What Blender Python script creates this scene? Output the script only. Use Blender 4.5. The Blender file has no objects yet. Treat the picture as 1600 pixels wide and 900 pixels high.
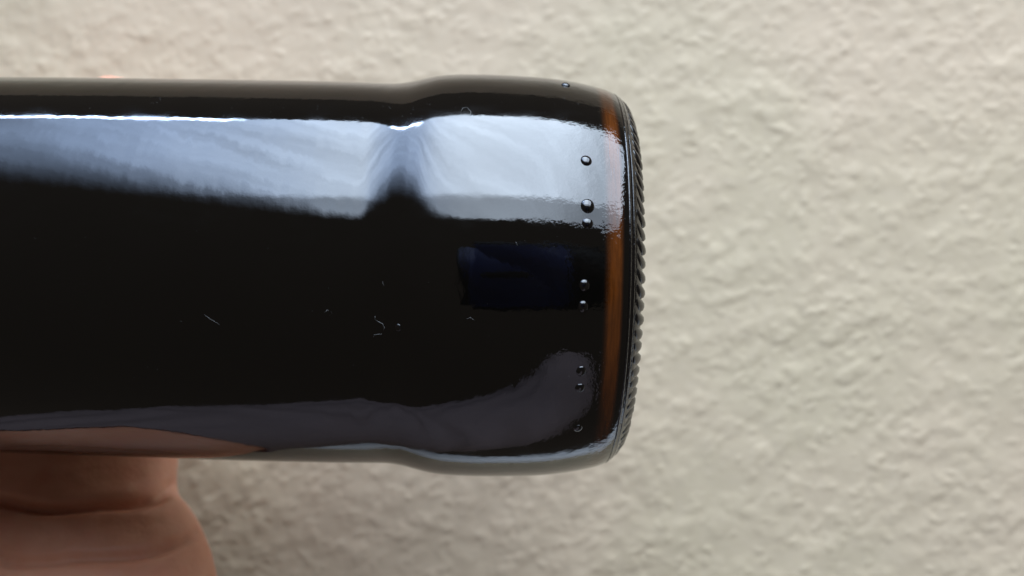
import bpy, bmesh, math, random
import numpy as np
from mathutils import Vector, Matrix

random.seed(7)
S = bpy.context.scene
COL = S.collection
R = math.radians

# ---------------------------------------------------------------- camera
F, PW, PH = 1330.0, 1600.0, 900.0            # focal length in pixels of the photograph
cam = bpy.data.cameras.new('camera')
cam.sensor_width = 36.0
cam.lens = 36.0 * F / PW
cam.clip_start = 0.005
cam.clip_end = 50.0
cam.dof.use_dof = True
cam.dof.focus_distance = 0.136
cam.dof.aperture_fstop = cam.lens / 1.95      # aperture about 2 mm wide, a phone lens
camo = bpy.data.objects.new('camera', cam)
camo.rotation_euler = (R(90), 0, 0)           # at the origin, looking along +y
COL.objects.link(camo)
S.camera = camo

# ---------------------------------------------------------------- view
S.view_settings.view_transform = 'Standard'
S.view_settings.look = 'None'
S.view_settings.exposure = 0.0
S.view_settings.gamma = 1.0
S.render.engine = 'CYCLES'
S.render.resolution_x, S.render.resolution_y = 1024, 576

# ---------------------------------------------------------------- world: a dim room
W = bpy.data.worlds.new('World')
S.world = W
W.use_nodes = True
W.node_tree.nodes['Background'].inputs[0].default_value = (1.0, 0.86, 0.74, 1)
W.node_tree.nodes['Background'].inputs[1].default_value = 0.062

# ---------------------------------------------------------------- lamp: the bright window above and in front
AX_Y, AX_Z = 0.165, 0.0022                    # bottle axis in depth and height (at the bulge)
EL, LD = R(60), 0.8
LC = Vector((0.0, AX_Y - LD * math.cos(EL), LD * math.sin(EL)))
VD = Vector((0, math.sin(EL), math.cos(EL)))  # "up" inside the window
la = bpy.data.lights.new('window_light', 'AREA')
la.shape = 'RECTANGLE'
la.size, la.size_y = 1.62, 1.08
la.energy = 1.0
la.use_nodes = True
lo = bpy.data.objects.new('window_light', la)
lo.location = LC
zax = Vector((0, -math.cos(EL), math.sin(EL)))            # lamp shines along its -z, to the bottle
xax = Vector((1, 0, 0))
lo.rotation_euler = Matrix((xax, zax.cross(xax), zax)).transposed().to_euler()
COL.objects.link(lo)
WIN = 10.3                                    # radiance scale of the window

class NT:
    def __init__(s, nt): s.nt = nt
    def n(s, t, **k):
        o = s.nt.nodes.new(t)
        for a, b in k.items(): setattr(o, a, b)
        return o
    def l(s, a, b): s.nt.links.new(a, b)
    def val(s, sock, x):
        if hasattr(x, 'links') or hasattr(x, 'is_output'): s.l(x, sock)
        else: sock.default_value = x
    def m(s, op, a, b=0.0, c=None):
        o = s.n('ShaderNodeMath', operation=op)
        s.val(o.inputs[0], a); s.val(o.inputs[1], b)
        if c is not None: s.val(o.inputs[2], c)
        return o.outputs[0]
    def mr(s, v, a, b, c, d, smooth=True):
        o = s.n('ShaderNodeMapRange')
        o.interpolation_type = 'SMOOTHSTEP' if smooth else 'LINEAR'
        o.clamp = True
        s.val(o.inputs[0], v)
        for i, x in enumerate((a, b, c, d)): s.val(o.inputs[i + 1], x)
        return o.outputs[0]
    def noise(s, vec, scale, detail=3, rough=0.55, dist=0.0):
        o = s.n('ShaderNodeTexNoise')
        if vec is not None: s.l(vec, o.inputs['Vector'])
        o.inputs['Scale'].default_value = scale
        o.inputs['Detail'].default_value = detail
        o.inputs['Roughness'].default_value = rough
        o.inputs['Distortion'].default_value = dist
        return o.outputs[0]
    def mapping(s, vec, scale=(1, 1, 1), rot=(0, 0, 0)):
        o = s.n('ShaderNodeMapping')
        s.l(vec, o.inputs[0]); o.inputs['Scale'].default_value = scale; o.inputs['Rotation'].default_value = rot
        return o.outputs[0]
    def mix(s, f, a, b):
        o = s.n('ShaderNodeMix', data_type='RGBA')
        s.val(o.inputs[0], f)
        for i, x in ((6, a), (7, b)):
            if isinstance(x, tuple): o.inputs[i].default_value = (*x, 1)
            else: s.l(x, o.inputs[i])
        return o.outputs[2]

g = NT(la.node_tree)
g.nt.nodes.clear()
pos = g.n('ShaderNodeNewGeometry').outputs['Position']
sep = g.n('ShaderNodeSeparateXYZ'); g.l(pos, sep.inputs[0])
X = sep.outputs[0]
v = g.m('ADD', g.m('MULTIPLY', g.m('SUBTRACT', sep.outputs[1], LC.y), VD.y),
        g.m('MULTIPLY', g.m('SUBTRACT', sep.outputs[2], LC.z), VD.z))
cb = g.n('ShaderNodeCombineXYZ')
g.l(g.m('MULTIPLY', g.m('ADD', v, g.m('MULTIPLY', X, 2.2)), 2.6), cb.inputs[0]); g.l(g.m('MULTIPLY', X, 1.6), cb.inputs[1])
nz = g.noise(cb.outputs[0], 2.2, 6, 0.66, 0.5)
gu = g.m('MULTIPLY', g.mr(X, -0.66, -0.05, 0.19, 1.0, False), g.mr(X, 0.15, 0.45, 1.0, 0.6))                      # dimmer towards its far left end
lowe = g.mr(X, -0.66, -0.12, -0.16, -0.50)                # its lower edge climbs to the left
soft = g.mr(X, -0.45, -0.05, 0.50, 0.022)
edge = g.mr(v, lowe, g.m('ADD', lowe, soft), 0.0, 1.0)
half = g.mr(v, -0.30, -0.24, 0.42, 1.0)                    # lower sash is dimmer
strip = g.m('MULTIPLY', g.mr(v, 0.505, 0.515, 0, 1),
            g.m('MULTIPLY', g.mr(X, -0.70, -0.66, 0, 1), g.mr(X, -0.36, -0.31, 1, 0)))
st = g.m('MULTIPLY', g.m('MULTIPLY', gu, edge), half)
st = g.m('MULTIPLY', st, g.mr(nz, 0.25, 0.75, g.mr(X, -.4, 0, .60, .80), g.mr(X, -.4, 0, 1.36, 1.14), False))
st = g.m('ADD', st, g.m('MULTIPLY', strip, 5.0))
em = g.n('ShaderNodeEmission')
g.l(g.mix(g.mr(X, -0.5, 0.0, 0, 1), (0.48, 0.66, 1.0), (0.70, 0.83, 1.0)), em.inputs[0])
g.l(g.m('MULTIPLY', st, WIN * math.pi * 1.62 * 1.08), em.inputs[1])
g.l(em.outputs[0], g.n('ShaderNodeOutputLight').inputs[0])

# ---------------------------------------------------------------- helpers
def mat(name):
    m = bpy.data.materials.new(name)
    m.use_nodes = True
    t = NT(m.node_tree)
    return m, t, m.node_tree.nodes['Principled BSDF']

def bump(t, b, h, dist, strength=1.0, prev=None):
    o = t.n('ShaderNodeBump')
    o.inputs['Strength'].default_value = strength
    o.inputs['Distance'].default_value = dist
    t.l(h, o.inputs['Height'])
    if prev is not None: t.l(prev, o.inputs['Normal'])
    t.l(o.outputs[0], b.inputs['Normal'])
    return o.outputs[0]

def link(name, me, m, parent=None, smooth=True):
    o = bpy.data.objects.new(name, me)
    if m is not None and not me.materials: me.materials.append(m)
    if smooth:
        me.polygons.foreach_set('use_smooth', [True] * len(me.polygons))
    COL.objects.link(o)
    if parent: o.parent = parent
    return o

def mesh_np(name, verts, quads):
    me = bpy.data.meshes.new(name)
    me.vertices.add(len(verts)); me.vertices.foreach_set('co', np.asarray(verts, np.float32).ravel())
    n = len(quads)
    me.loops.add(n * 4); me.loops.foreach_set('vertex_index', np.asarray(quads, np.int32).ravel())
    me.polygons.add(n)
    me.polygons.foreach_set('loop_start', np.arange(0, n * 4, 4, dtype=np.int32))
    me.polygons.foreach_set('loop_total', np.full(n, 4, np.int32))
    me.update(calc_edges=True); me.validate()
    return me

def tag(o, label, cat, group=None):
    o['label'] = label; o['category'] = cat
    if group: o['group'] = group

def thing(name, label, cat, loc=(0, 0, 0)):
    o = bpy.data.objects.new(name, None)
    o.location = loc; o.empty_display_size = 0.02
    COL.objects.link(o); tag(o, label, cat)
    return o

rng = np.random.default_rng(11)
def vnoise(x, y, seed):
    """smooth lattice noise, -1..1, vectorised"""
    r = np.random.default_rng(seed)
    ang = r.random((256, 256)) * 2 * np.pi
    gx, gy = np.cos(ang), np.sin(ang)
    xi, yi = np.floor(x).astype(int), np.floor(y).astype(int)
    fx, fy = x - xi, y - yi
    u, w = fx**3 * (fx * (fx * 6 - 15) + 10), fy**3 * (fy * (fy * 6 - 15) + 10)
    def d(i, j):
        a, b = (xi + i) & 255, (yi + j) & 255
        return gx[a, b] * (fx - i) + gy[a, b] * (fy - j)
    return ((d(0, 0) * (1 - u) + d(1, 0) * u) * (1 - w) + (d(0, 1) * (1 - u) + d(1, 1) * u) * w) * 1.5

# ---------------------------------------------------------------- wall (plaster relief is real geometry)
WALL_Y = 0.262
def axis(lo_, hi_, dlo, dhi, step, grow=1.18):
    a = list(np.arange(dlo, dhi, step))
    s, x = step, a[-1]
    while x < hi_:
        s *= grow; x = min(x + s, hi_); a.append(x)
    s, x, b = step, dlo, []
    while x > lo_:
        s *= grow; x = max(x - s, lo_); b.append(x)
    return np.array(b[::-1] + a)
xs = axis(-1.3, 1.3, -0.185, 0.185, 0.0006)
zs = axis(-0.215, 0.182, -0.118, 0.118, 0.0006)
gx, gz = np.meshgrid(xs, zs)
# sprayed plaster: thousands of small dabs that run together and were lightly flattened
H = np.zeros_like(gx)
STEP = .0006
i0x, i0z = int(np.argmin(abs(xs + .185))), int(np.argmin(abs(zs + .118)))
nxd, nzd = int(round(.37 / STEP)), int(round(.236 / STEP))
_dx, _dz = np.meshgrid(np.arange(0, nxd + 1, 8) * STEP * 26, np.arange(0, nzd + 1, 8) * STEP * 26)
DEN = .5 + .9 * vnoise(_dx, _dz, 7)
def dabs(count, r0, r1, h, seed):
    q = np.random.default_rng(seed)
    A = np.zeros_like(gx)
    k = 0
    while k < count:
        cx, cz = q.uniform(0, nxd), q.uniform(0, nzd)
        den = DEN[int(cz) // 8, int(cx) // 8]
        if q.random() > den + .28: k += 1; continue
        k += 1
        rr = r0 + (r1 - r0) * q.random() ** 2
        el = q.uniform(1.0, 1.55); an = q.normal(.45, .6)
        w = int(rr * el * 1.7 / STEP) + 2
        ax, bx = max(int(cx) - w, 0), min(int(cx) + w, nxd - 1)
        az, bz = max(int(cz) - w, 0), min(int(cz) + w, nzd - 1)
        if bx <= ax or bz <= az: continue
        X_, Z_ = np.meshgrid((np.arange(ax, bx) - cx) * STEP, (np.arange(az, bz) - cz) * STEP)
        u, v2 = X_ * math.cos(an) + Z_ * math.sin(an), -X_ * math.sin(an) + Z_ * math.cos(an)
        th = np.arctan2(v2, u)
        p1, p2 = q.uniform(0, 6.28, 2)
        rad_ = rr * (1 + .22 * np.sin(2 * th + p1) + .16 * np.sin(3 * th + p2))
        d = np.sqrt((u / el) ** 2 + v2 ** 2) / rad_
        f = np.clip(1 - d / 1.35, 0, 1); f = f * f * (3 - 2 * f)
        A[i0z + az:i0z + bz, i0x + ax:i0x + bx] += h * q.uniform(.5, 1.15) * f
    return A
big = dabs(1100, .0028, .0070, .00045, 41)
mid = dabs(7000, .0011, .0028, .00034, 42)
sml = dabs(9000, .0007, .0015, .00018, 43)
sat = lambda a, m: m * (1 - np.exp(-a / m))
hh = sat(big, .00065) * .7 + sat(mid, .00055) * .88 + sml * .75
hh *= .92
hh += .00025 * vnoise(gx * 60, gz * 70, 3) + .00003 * vnoise(gx * 420, gz * 520, 5)
# added forward curve above the frame, shaped so the reflected wall fades to dark
th = np.clip((gz - 0.112) / 0.070, 0, 1) * (math.pi / 2)
hh = hh + 0.036 * (1 - np.cos(th))
verts = np.stack([gx, WALL_Y - hh, gz], -1).reshape(-1, 3)
nx, nzz = len(xs), len(zs)
idx = np.arange(nx * nzz).reshape(nzz, nx)
quads = np.stack([idx[:-1, :-1], idx[:-1, 1:], idx[1:, 1:], idx[1:, :-1]], -1).reshape(-1, 4)
m, t, b = mat('textured_plaster')
tc = t.n('ShaderNodeTexCoord').outputs['Object']
c = t.mix(t.mr(t.noise(tc, 7, 3), .35, .65, 0, 1), (0.605, 0.492, 0.330), (0.662, 0.512, 0.357))
c = t.mix(t.mr(t.noise(tc, 260, 3), 0.35, 0.75, 0, 0.25), c, (0.67, 0.54, 0.39))
t.l(c, b.inputs['Base Color'])
b.inputs['Roughness'].default_value = 0.62
b.inputs['Specular IOR Level'].default_value = 0.35
bump(t, b, t.noise(tc, 1400, 3), 0.0001, 0.5)
wall = link('wall', mesh_np('wall', verts, quads), m)
wall['kind'] = 'structure'
# unseen white strip added below the frame for its pale reflection in the glass
bm = bmesh.new(); bmesh.ops.create_cube(bm, size=1)
for v_ in bm.verts: v_.co = Vector((v_.co.x * 2.4, WALL_Y - .016 + v_.co.y * .034, -.190 + v_.co.z * .018))
bmesh.ops.bevel(bm, geom=bm.edges[:], offset=.004, segments=3, affect='EDGES')
me = bpy.data.meshes.new('reflection_ledge'); bm.to_mesh(me); bm.free()
m, t, b = mat('white_paint')
tc = t.n('ShaderNodeTexCoord').outputs['Object']
t.l(t.mix(t.noise(tc, 20, 2), (.76, .77, .79), (.80, .81, .82)), b.inputs['Base Color']); b.inputs['Roughness'].default_value = .4
lg = link('reflection_ledge', me, m); lg['kind'] = 'structure'

# ---------------------------------------------------------------- bottle
PIX = lambda px: (px - 800) / F
def prof_pts():
    return [(-.272, .0), (-.272, .009), (-.272, .0125), (-.270, .0134), (-.262, .0136), (-.256, .0132), (-.252, .0126),
            (-.235, .0132), (-.215, .0150), (-.198, .0190), (-.184, .0250), (-.172, .0305), (-.160, .0338), (-.145, .0351),
            (-.120, .0354), (-.0993, .0355), (-.075, .0358), (-.050, .0360), (-.032, .03605), (-.0255, .03595),
            (-.0222, .03595), (-.0195, .0363), (-.0165, .0370), (-.0140, .0375), (-.0115, .03775), (-.006, .0379),
            (.000, .0378), (.006, .0375), (.0100, .0370), (.0128, .0365), (.0150, .0360), (.0166, .03555),
            (.0180, .0349), (.0192, .0340), (.0200, .0328), (.02045, .0315), (.0206, .0303), (.0203, .0290),
            (.0190, .0270), (.0160, .0200), (.0125, .0100), (.0110, .0)]
P = np.array(prof_pts())
def dense_profile(p, k=10):
    """Catmull-Rom through the points"""
    out = []
    n = len(p)
    for i in range(n - 1):
        p0, p1, p2, p3 = p[max(i - 1, 0)], p[i], p[i + 1], p[min(i + 2, n - 1)]
        d1, d2 = np.linalg.norm(p2 - p1), 1
        kk = k if d1 < .02 else k * 2
        a = max(np.linalg.norm(p1 - p0), 1e-6) ** .5; bq = max(d1, 1e-6) ** .5; cq = max(np.linalg.norm(p3 - p2), 1e-6) ** .5
        m1 = (p2 - p0) / (a + bq) * bq if i > 0 else (p2 - p1)
        m1 = ((p1 - p0) / a - (p2 - p0) / (a + bq) + (p2 - p1) / bq) * bq if i > 0 else (p2 - p1)
        m2 = ((p2 - p1) / bq - (p3 - p1) / (bq + cq) + (p3 - p2) / cq) * bq if i < n - 2 else (p2 - p1)
        for s in np.arange(kk) / kk:
            out.append((2*s**3 - 3*s**2 + 1) * p1 + (s**3 - 2*s**2 + s) * m1 + (-2*s**3 + 3*s**2) * p2 + (s**3 - s**2) * m2)
    out.append(p[-1])
    o = np.array(out); o[:, 1] = np.maximum(o[:, 1], 0)
    return o
D = dense_profile(P)
def rad(x):
    i = np.argmax(D[:, 0] >= .0204) + 1
    k0 = np.argmax(D[:, 0] > -.1)
    return float(np.interp(x, D[k0:i, 0], D[k0:i, 1]))

TILT = R(1.27)
bottle = thing('beer_bottle', 'dark amber glass bottle lying sideways across the picture, its stippled base pointing right', 'bottle', (0, AX_Y, 0.0022))
bottle.rotation_euler = (0, TILT, 0)           # base end sinks a little to the right
MB_ = Matrix.Translation(bottle.location) @ bottle.rotation_euler.to_matrix().to_4x4()
MBI = MB_.inverted()

def revolve(name, prof, seg=288):
    a = np.linspace(0, 2 * np.pi, seg, endpoint=False)
    vv = np.stack([np.repeat(prof[:, 0:1], seg, 1), prof[:, 1:2] * np.cos(a), prof[:, 1:2] * np.sin(a)], -1)
    # blown glass is never perfectly round: slow waviness of a few hundredths of a millimetre
    wob = 1 + 0.0009 * vnoise(vv[..., 0] * 55 + 50, np.repeat(np.abs(a - np.pi)[None] * 2.6, len(prof), 0), 21)
    vv[..., 1] *= wob; vv[..., 2] *= wob
    n = len(prof)
    i = np.arange(n * seg).reshape(n, seg); j = np.roll(i, -1, 1)
    q = np.stack([i[:-1], j[:-1], j[1:], i[1:]], -1).reshape(-1, 4)
    return mesh_np(name, vv.reshape(-1, 3), q)

def glass(name, base, rough=0.035, amber=False, ripple=1.0):
    m, t, b = mat(name)
    tc = t.n('ShaderNodeTexCoord').outputs['Object']
    b.inputs['IOR'].default_value = 1.74
    if amber:  # light shining through the thick glass, put into the surface colour
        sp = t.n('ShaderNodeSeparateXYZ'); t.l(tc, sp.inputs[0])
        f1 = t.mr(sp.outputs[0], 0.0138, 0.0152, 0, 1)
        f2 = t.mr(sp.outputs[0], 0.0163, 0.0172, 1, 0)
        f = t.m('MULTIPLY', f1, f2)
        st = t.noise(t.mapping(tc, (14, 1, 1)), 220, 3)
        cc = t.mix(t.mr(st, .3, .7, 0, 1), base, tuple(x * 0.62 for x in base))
        un = t.mr(t.noise(t.mapping(tc, (6, 1, 1)), 40, 3), .3, .7, .35, 1.3)    # uneven strength of that painted glow
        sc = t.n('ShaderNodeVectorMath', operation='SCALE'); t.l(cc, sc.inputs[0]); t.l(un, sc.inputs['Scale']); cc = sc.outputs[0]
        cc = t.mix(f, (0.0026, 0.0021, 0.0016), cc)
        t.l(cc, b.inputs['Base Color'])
    else:
        t.l(t.mix(t.noise(tc, 60, 2), base, tuple(x * 0.6 for x in base)), b.inputs['Base Color'])
    # faint grease film and haze
    t.l(t.mr(t.noise(t.mapping(tc, (1, 2, 2)), 120, 4), .4, .75, rough, rough + 0.07), b.inputs['Roughness'])
    sx = t.n('ShaderNodeSeparateXYZ'); t.l(tc, sx.inputs[0])
    near = t.mr(sx.outputs[0], -.006, .012, 0.0, ripple)      # the glass is more pitted towards the base
    p = bump(t, b, t.m('MULTIPLY', t.noise(tc, 650, 3, .65), near), 0.000035, 1.0)
    p = bump(t, b, t.noise(tc, 900, 2), 0.000006, 1.0, p)
    p = bump(t, b, t.noise(t.mapping(tc, (1, .6, .6)), 170, 2), 0.00006, 1.0, p)
    return m
G_BODY = glass('dark_brown_glass', (0.0026, 0.0021, 0.0016))
G_AMBER_GLOW = glass('amber_painted_glow', (0.105, 0.027, 0.004), amber=True, ripple=2.2)
G_HEEL = glass('heel_glass', (0.0045, 0.0035, 0.003), 0.09, ripple=4.0)

def gloss(name, base, rough):
    m, t, b = mat(name)
    tc = t.n('ShaderNodeTexCoord').outputs['Object']
    t.l(t.mix(t.noise(tc, 3, 2), base, tuple(x * .6 for x in base)), b.inputs['Base Color'])
    b.inputs['Roughness'].default_value = rough
    b.inputs['IOR'].default_value = 1.74
    return m
G_KNURL = gloss('stippled_glass', (0.004, 0.003, 0.0027), 0.22)
G_KNOB = gloss('moulded_glass', (0.0045, 0.0035, 0.003), 0.06)

def cut(x0, x1, last=False):
    iend = int(np.argmax(D[:, 0]))                       # farthest ring to the right
    if last:
        k = int(np.argmax(D[:iend + 1, 0] > x0))
        head = np.array([[x0, rad(x0)]])
        return np.vstack([head, D[k:]])
    sel = D[:iend + 1]; sel = sel[(sel[:, 0] > x0) & (sel[:, 0] < x1)]
    if x0 > -.2: sel = np.vstack([[[x0, rad(x0)]], sel])
    return np.vstack([sel, [[x1, rad(x1)]]])
def finish(name, me, m): return link(name, me, m, bottle)
i0 = int(np.argmax(D[:, 0] >= .0136))
body_prof = np.vstack([D[:i0], [[.0136, rad(.0136)]]])
finish('glass_body', revolve('glass_body', body_prof), G_BODY)
finish('amber_glow_band', revolve('amber_glow_band', cut(.0136, .0178)), G_AMBER_GLOW)
finish('bottle_base', revolve('bottle_base', cut(.0178, 0, True)), G_HEEL)
# fine mould seam rings beside the amber band
def ring(x, w, h, seg=288):
    p = []
    for k in range(9):
        a = math.pi * k / 8
        xx = x - w * math.cos(a)
        p.append((xx, rad(xx) + h * math.sin(a) - 0.00003))
    return revolve('mould_seam', np.array(p), seg)
link('mould_seam', ring(.0181, .00022, .00016), G_HEEL, bottle)
link('mould_seam', ring(.0188, .00016, .00010), G_HEEL, bottle)

# knurls: small slanted crescents all round the bearing edge
bmk = bmesh.new()
bmesh.ops.create_icosphere(bmk, subdivisions=2, radius=1)
for v_ in bmk.verts: v_.co.y += 0.35 * v_.co.x ** 2
kme = bpy.data.meshes.new('knurl'); bmk.to_mesh(kme); bmk.free()
kme.materials.append(G_KNURL); kme.polygons.foreach_set('use_smooth', [True] * len(kme.polygons))
NK = 90
for k in range(NK):
    a = 2 * math.pi * k / NK + random.uniform(-.004, .004)
    rr, xx = .0324, .0198
    nrm = Vector((math.sin(R(60)), math.cos(R(60)) * math.cos(a), math.cos(R(60)) * math.sin(a)))
    tng = Vector((0, -math.sin(a), math.cos(a)))
    mer = nrm.cross(tng).normalized()
    ld = (mer * math.cos(R(24)) + tng * math.sin(R(24))).normalized()
    wd = nrm.cross(ld)
    L, Wd, H = .0022, .00112, .00072 * random.uniform(.85, 1.1)
    M = Matrix.Identity(4)
    for i in range(3):
        M[i][0], M[i][1], M[i][2] = ld[i] * L, wd[i] * Wd, nrm[i] * H
    M[0][3], M[1][3], M[2][3] = xx, rr * math.cos(a), rr * math.sin(a)
    o = bpy.data.objects.new('knurl', kme); COL.objects.link(o); o.parent = bottle; o.matrix_local = M

# raised dots on the glass near the base
def hit(px, py):
    d = Vector((PIX(px), 1, (450 - py) / F)).normalized()
    o_ = MBI @ Vector((0, 0, 0)); dd = (MBI.to_3x3() @ d)
    tt = 0.10
    for _ in range(4000):
        p = o_ + dd * tt
        if math.hypot(p.y, p.z) < rad(p.x): break
        tt += 0.00003
        if tt > .2: return None
    return p
def surf_frame(p):
    a = math.atan2(p.z, p.y)
    sl = (rad(p.x + .0004) - rad(p.x - .0004)) / .0008
    n = Vector((-sl, math.cos(a), math.sin(a))).normalized()
    u = Vector((0, -math.sin(a), math.cos(a)))
    return n, u, u.cross(n)
bmd = bmesh.new()
bmesh.ops.create_icosphere(bmd, subdivisions=3, radius=1)
dme = bpy.data.meshes.new('raised_dot'); bmd.to_mesh(dme); bmd.free()
dme.materials.append(G_KNOB); dme.polygons.foreach_set('use_smooth', [True] * len(dme.polygons))
for px, py, r in ((916, 251, .00095), (918, 322, .00115), (918, 349, .00085), (913, 446, .00085), (911, 479, .00085),
                  (908, 580, .00085), (906, 606, .00085), (903, 669, .0008), (884, 133, .0009)):
    p = hit(px, py)
    if p is None: continue
    n, u, w = surf_frame(p)
    M = Matrix.Identity(4)
    for i in range(3):
        M[i][0], M[i][1], M[i][2] = u[i] * r * random.uniform(.9, 1.08), w[i] * r * random.uniform(.92, 1.1), n[i] * r * random.uniform(.5, .6)
    q = p - n * r * .08
    M[0][3], M[1][3], M[2][3] = q
    o = bpy.data.objects.new('raised_dot', dme); COL.objects.link(o); o.parent = bottle; o.matrix_local = M

# one tiny bubble under the shoulder of the bulge
p = hit(622, 512); n, u, w = surf_frame(p)
M = Matrix.Identity(4)
for i in range(3): M[i][0], M[i][1], M[i][2] = u[i] * .0006, w[i] * .0005, n[i] * .00022
M[0][3], M[1][3], M[2][3] = p
o = bpy.data.objects.new('bubble', dme); COL.objects.link(o); o.parent = bottle; o.matrix_local = M

# ---------------------------------------------------------------- dust and lint on the glass
def tube(bm, pts, r, seg=6):
    rings = []
    for i, p in enumerate(pts):
        d = (pts[min(i + 1, len(pts) - 1)] - pts[max(i - 1, 0)]).normalized()
        a = d.orthogonal().normalized(); c_ = d.cross(a)
        rr = r * (.5 if i in (0, len(pts) - 1) else 1)
        rings.append([bm.verts.new(p + (a * math.cos(2 * math.pi * k / seg) + c_ * math.sin(2 * math.pi * k / seg)) * rr) for k in range(seg)])
    for A, B in zip(rings, rings[1:]):
        for k in range(seg): bm.faces.new((A[k], A[(k + 1) % seg], B[(k + 1) % seg], B[k]))
    bm.faces.new(rings[0][::-1]); bm.faces.new(rings[-1])
md, t, b = mat('pale_dust')
tc = t.n('ShaderNodeTexCoord').outputs['Object']
t.l(t.mix(t.noise(tc, 900, 2), (.10, .095, .09), (.26, .25, .24)), b.inputs['Base Color']); b.inputs['Roughness'].default_value = .8
bm = bmesh.new()
def lint(pl, r):
    pts = []
    for px, py in pl:
        p = hit(px, py)
        if p is None: continue
        n, u, w = surf_frame(p); pts.append(p + n * (r * .8))
    if len(pts) > 1: tube(bm, pts, r)
lint([(586, 494), (586, 499), (592, 503), (598, 506), (601, 512), (599, 516)], .00004)
lint([(583, 527), (585, 523), (591, 522), (597, 522)], .00003)
lint([(320, 492), (328, 498), (335, 502), (343, 507)], .00003)
lint([(507, 488), (512, 484), (519, 489), (515, 493)], .00003)
lint([(720, 175), (723, 169), (730, 168), (736, 175), (734, 181)], .000035)
lint([(598, 440), (600, 447)], .00003)
lint([(806, 378), (809, 384)], .00004)
lint([(729, 498), (735, 496), (741, 500)], .00003)
for _ in range(90):
    px, py = random.uniform(20, 930), random.choice([random.uniform(150, 190), random.uniform(360, 640)])
    a = random.uniform(0, 3.14); l_ = random.uniform(.5, 2.2)
    lint([(px, py), (px + math.cos(a) * l_, py + math.sin(a) * l_)], random.uniform(.000012, .00003))
me = bpy.data.meshes.new('dust'); bm.to_mesh(me); bm.free()
du = link('dust', me, md); du.matrix_world = MB_
du['kind'] = 'stuff'; tag(du, 'fine pale dust specks and lint fibres lying on the dark glass', 'dust')

# ---------------------------------------------------------------- hand and forearm: one continuous body
def loft(bm, secs, seg=28):
    """secs: (centre, half width, half thickness, width direction). closed tube with rounded ends"""
    rings = []
    n = len(secs)
    cs = [Vector(s[0]) for s in secs]
    for i, (c_, a, b_, wd) in enumerate(secs):
        d = (cs[min(i + 1, n - 1)] - cs[max(i - 1, 0)]).normalized()
        w = Vector(wd); w = (w - d * w.dot(d)).normalized(); th = d.cross(w)
        rings.append([bm.verts.new(cs[i] + w * a * math.cos(2 * math.pi * k / seg) + th * b_ * math.sin(2 * math.pi * k / seg)) for k in range(seg)])
    for A, B in zip(rings, rings[1:]):
        for k in range(seg): bm.faces.new((A[k], A[(k + 1) % seg], B[(k + 1) % seg], B[k]))
    bm.faces.new(rings[0][::-1]); bm.faces.new(rings[-1])
def smooth_secs(secs, k=5):
    out = []
    n = len(secs)
    A = [np.array([*s[0], s[1], s[2], *s[3]], float) for s in secs]
    for i in range(n - 1):
        p0, p1, p2, p3 = A[max(i - 1, 0)], A[i], A[i + 1], A[min(i + 2, n - 1)]
        for s in np.arange(k) / k:
            q = .5 * (2 * p1 + (p2 - p0) * s + (2 * p0 - 5 * p1 + 4 * p2 - p3) * s * s + (3 * p1 - p0 - 3 * p2 + p3) * s ** 3)
            out.append(q)
    out.append(A[-1])
    return [(tuple(q[:3]), max(q[3], .0008), max(q[4], .0008), tuple(q[5:])) for q in out]
bm = bmesh.new()
XW = (1, 0, 0)
arm = [((-.122, .2185, .010), .004, .003, XW), ((-.122, .2180, .008), .034, .009, XW), ((-.122, .2170, -.008), .0395, .0125, XW),
       ((-.121, .2165, -.025), .0415, .0155, XW), ((-.1150, .2125, -.038), .0358, .0185, XW), ((-.1115, .2095, -.0465), .0303, .0195, XW),
       ((-.1085, .2070, -.0510), .0275, .0190, (1, -.05, 0)), ((-.1052, .2030, -.0580), .0255, .0195, (1, -.1, 0)),
       ((-.1005, .195, -.071), .0335, .0215, (1, -.10, .05)), ((-.1000, .178, -.100), .0480, .027, (1, 0, .15)),
       ((-.080, .162, -.135), .052, .032, (1, .1, .3)), ((-.028, .142, -.170), .050, .038, (1, .4, .3)),
       ((.025, .095, -.195), .047, .043, (1, .6, .2)), ((.060, .030, -.215), .046, .045, (1, .7, .1)),
       ((.090, -.050, -.235), .045, .044, (1, .7, .1)), ((.096, -.064, -.239), .020, .020, (1, .7, .1))]
loft(bm, smooth_secs(arm))
def finger(js, r0, r1):
    s = [(js[0], r0, r0 * .95, XW)]
    n = len(js)
    for i in range(1, n - 1):
        rr = r0 + (r1 - r0) * i / (n - 1)
        s.append((js[i], rr * 1.04, rr, XW))
    tip = Vector(js[-1]); d = (tip - Vector(js[-2])).normalized()
    s.append((tuple(tip), r1, r1 * .92, XW)); s.append((tuple(tip + d * r1 * .6), r1 * .72, r1 * .66, XW)); s.append((tuple(tip + d * r1 * .92), .001, .001, XW))
    loft(bm, smooth_secs(s, 4), 18)
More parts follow.
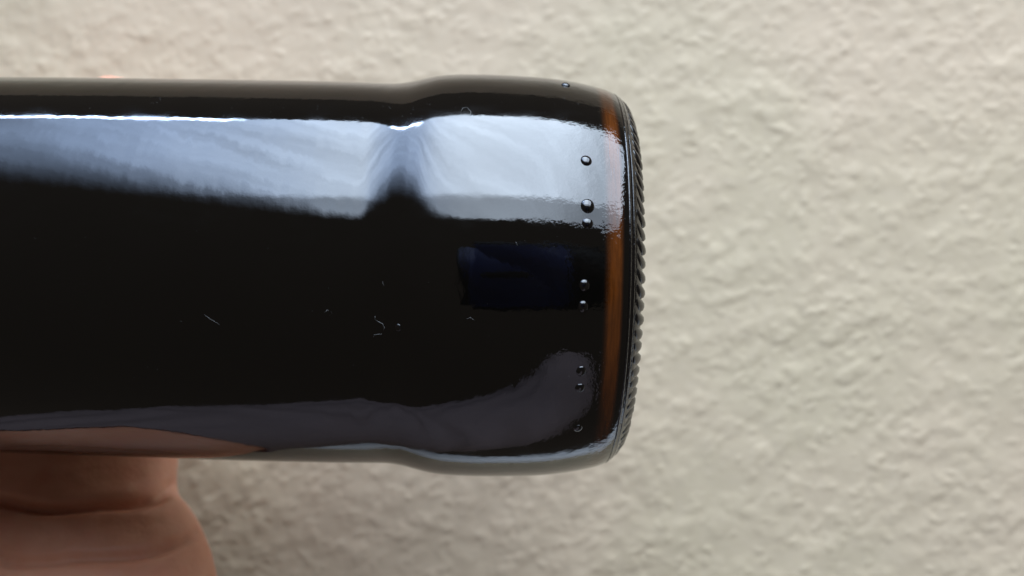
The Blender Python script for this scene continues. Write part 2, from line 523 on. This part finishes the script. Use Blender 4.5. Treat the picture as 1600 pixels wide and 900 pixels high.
# little finger shows its knuckle above the bottle; the others curl behind it
finger([(-.0950, .2165, -.010), (-.0960, .2190, .012), (-.0962, .2160, .036), (-.0962, .2075, .0441), (-.0965, .1990, .0395)], .0086, .0072)
finger([(-.113, .2165, -.005), (-.113, .2230, .018), (-.113, .2170, .0350), (-.113, .2080, .0395), (-.1135, .1995, .0345)], .0094, .0078)
finger([(-.132, .2165, -.005), (-.1325, .2240, .020), (-.133, .2180, .0360), (-.133, .2080, .0395), (-.1335, .2000, .0330)], .0098, .0080)
finger([(-.150, .2165, -.006), (-.1515, .2230, .018), (-.152, .2170, .0345), (-.1525, .2080, .0380), (-.153, .2000, .0320)], .0096, .0080)
finger([(-.135, .2130, -.035), (-.1520, .2050, -.0420), (-.1650, .1830, -.0440), (-.1700, .1560, -.0440), (-.1720, .1350, -.0345), (-.1720, .1270, -.0250)], .0135, .0095)
bmesh.ops.triangulate(bm, faces=[f for f in bm.faces if len(f.verts) > 4])
bmesh.ops.recalc_face_normals(bm, faces=bm.faces)
me = bpy.data.meshes.new('hand_tmp'); bm.to_mesh(me); bm.free()
tmp = bpy.data.objects.new('hand_tmp', me); COL.objects.link(tmp)
md_ = tmp.modifiers.new('r', 'REMESH'); md_.mode = 'VOXEL'; md_.voxel_size = .0011
ms = tmp.modifiers.new('s', 'SMOOTH'); ms.factor = .5; ms.iterations = 7
dg = bpy.context.evaluated_depsgraph_get()
hm = bpy.data.meshes.new_from_object(tmp.evaluated_get(dg))
bpy.data.objects.remove(tmp)
hm.name = 'person'
n = len(hm.vertices)
co = np.empty(n * 3, np.float32); hm.vertices.foreach_get('co', co); co = co.reshape(-1, 3)
no = np.empty(n * 3, np.float32); hm.vertices.foreach_get('normal', no); no = no.reshape(-1, 3)
def crease(zc, depth, width, sel):
    global co
    d = (co[:, 2] - zc)
    co -= no * (depth * np.exp(-(d / width) ** 2) * sel)[:, None]
front = np.clip(-no[:, 1] * 1.5 + .45, 0, 1)
xx = co[:, 0]
zc1 = -.0479 + 1.0 * (xx + .092) ** 2 + .0003 * np.sin(xx * 260)
crease(np.minimum(zc1, -.0455), .0034, .0009, front)
crease(-.0575 + 3 * (xx + .093) ** 2 + .0006 * np.sin(xx * 200 + 1), .0017, .0008, front)
co += no * (0.0002 * (vnoise(co[:, 0] * 300, co[:, 2] * 500, 31)) * front)[:, None]
hm.vertices.foreach_set('co', co.ravel()); hm.update()
m, t, b = mat('skin')
tc = t.n('ShaderNodeTexCoord').outputs['Object']
c = t.mix(t.mr(t.noise(tc, 45, 3), .35, .65, 0, 1), (.68, .30, .18), (.76, .37, .24))
c = t.mix(t.mr(t.noise(tc, 120, 2), .5, .75, 0, .5), c, (.72, .28, .18))
t.l(c, b.inputs['Base Color'])
b.inputs['Roughness'].default_value = .5
b.inputs['Subsurface Weight'].default_value = .25
b.inputs['Subsurface Radius'].default_value = (.004, .0015, .0008)
b.inputs['Subsurface Scale'].default_value = 1.0
vor = t.n('ShaderNodeTexVoronoi'); vor.inputs['Scale'].default_value = 900; t.l(tc, vor.inputs['Vector'])
bump(t, b, vor.outputs[0], .00008, .6)
hand = link('person', hm, m)
tag(hand, 'bare left hand and wrist gripping the dark bottle from behind at lower left', 'person')

# sleeve: cloth over the forearm, pushed up short of the wrist
tri = np.array([p.vertices[:] for p in hm.polygons if len(p.vertices) == 4])
side = co[:, 2] + .25 * (co[:, 1] - .17) + .004 * np.sin(co[:, 0] * 120)
keep = (side[tri] < -.079).all(1)
tri = tri[keep]
used, inv = np.unique(tri, return_inverse=True)
sv = co[used] + no[used] * .0028
fold = np.sin(sv[:, 0] * 190 + 2.5 * np.sin(sv[:, 2] * 80)) * np.sin(sv[:, 2] * 130 + sv[:, 0] * 60)
sv = sv + no[used] * (.0016 * fold)[:, None]
me = mesh_np('sleeve', sv, inv.reshape(-1, 4))
m, t, b = mat('grey_cloth')
tc = t.n('ShaderNodeTexCoord').outputs['Object']
t.l(t.mix(t.noise(tc, 700, 3), (.24, .18, .18), (.17, .13, .13)), b.inputs['Base Color'])
b.inputs['Roughness'].default_value = .9
bump(t, b, t.noise(tc, 1500, 2), .0003, .6)
slv = link('sleeve', me, m, hand)
so = slv.modifiers.new('thickness', 'SOLIDIFY'); so.thickness = .0018; so.offset = 0

# ---------------------------------------------------------------- the phone that takes the picture (seen only as a reflection)
phone = thing('phone', 'dark phone with a navy back, seen only as a reflection in the bottle', 'phone', (0.049, -0.003, 0))
def rbox(name, sx, sy, sz, rad_, m, parent, loc):
    bm = bmesh.new(); bmesh.ops.create_cube(bm, size=1)
    for v_ in bm.verts: v_.co = Vector((v_.co.x * sx, v_.co.y * sy, v_.co.z * sz))
    bmesh.ops.bevel(bm, geom=[e for e in bm.edges if abs(e.verts[0].co.y - e.verts[1].co.y) > 1e-6], offset=rad_, segments=6, affect='EDGES')
    bmesh.ops.bevel(bm, geom=[e for e in bm.edges if abs(e.verts[0].co.y - e.verts[1].co.y) < 1e-6], offset=min(sy * .3, rad_ * .3), segments=2, affect='EDGES')
    me = bpy.data.meshes.new(name); bm.to_mesh(me); bm.free()
    o = link(name, me, m, parent); o.location = loc
    return o
def plain(name, colr, rough):
    m, t, b = mat(name)
    tc = t.n('ShaderNodeTexCoord').outputs['Object']
    t.l(t.mix(t.noise(tc, 200, 2), colr, tuple(x * .85 for x in colr)), b.inputs['Base Color'])
    b.inputs['Roughness'].default_value = rough
    return m
rbox('phone_body', .142, .007, .096, .008, plain('black_plastic', (.012, .012, .013), .6), phone, (0, -.005, 0))
rbox('back_panel', .073, .0012, .086, .004, plain('navy_plastic', (.018, .036, .17), .5), phone, (-.0305, -.0009, 0))
rbox('camera_bar', .026, .0010, .009, .003, plain('matt_black_plastic', (.01, .01, .01), .5), phone, (-.045, -.0001, .002))
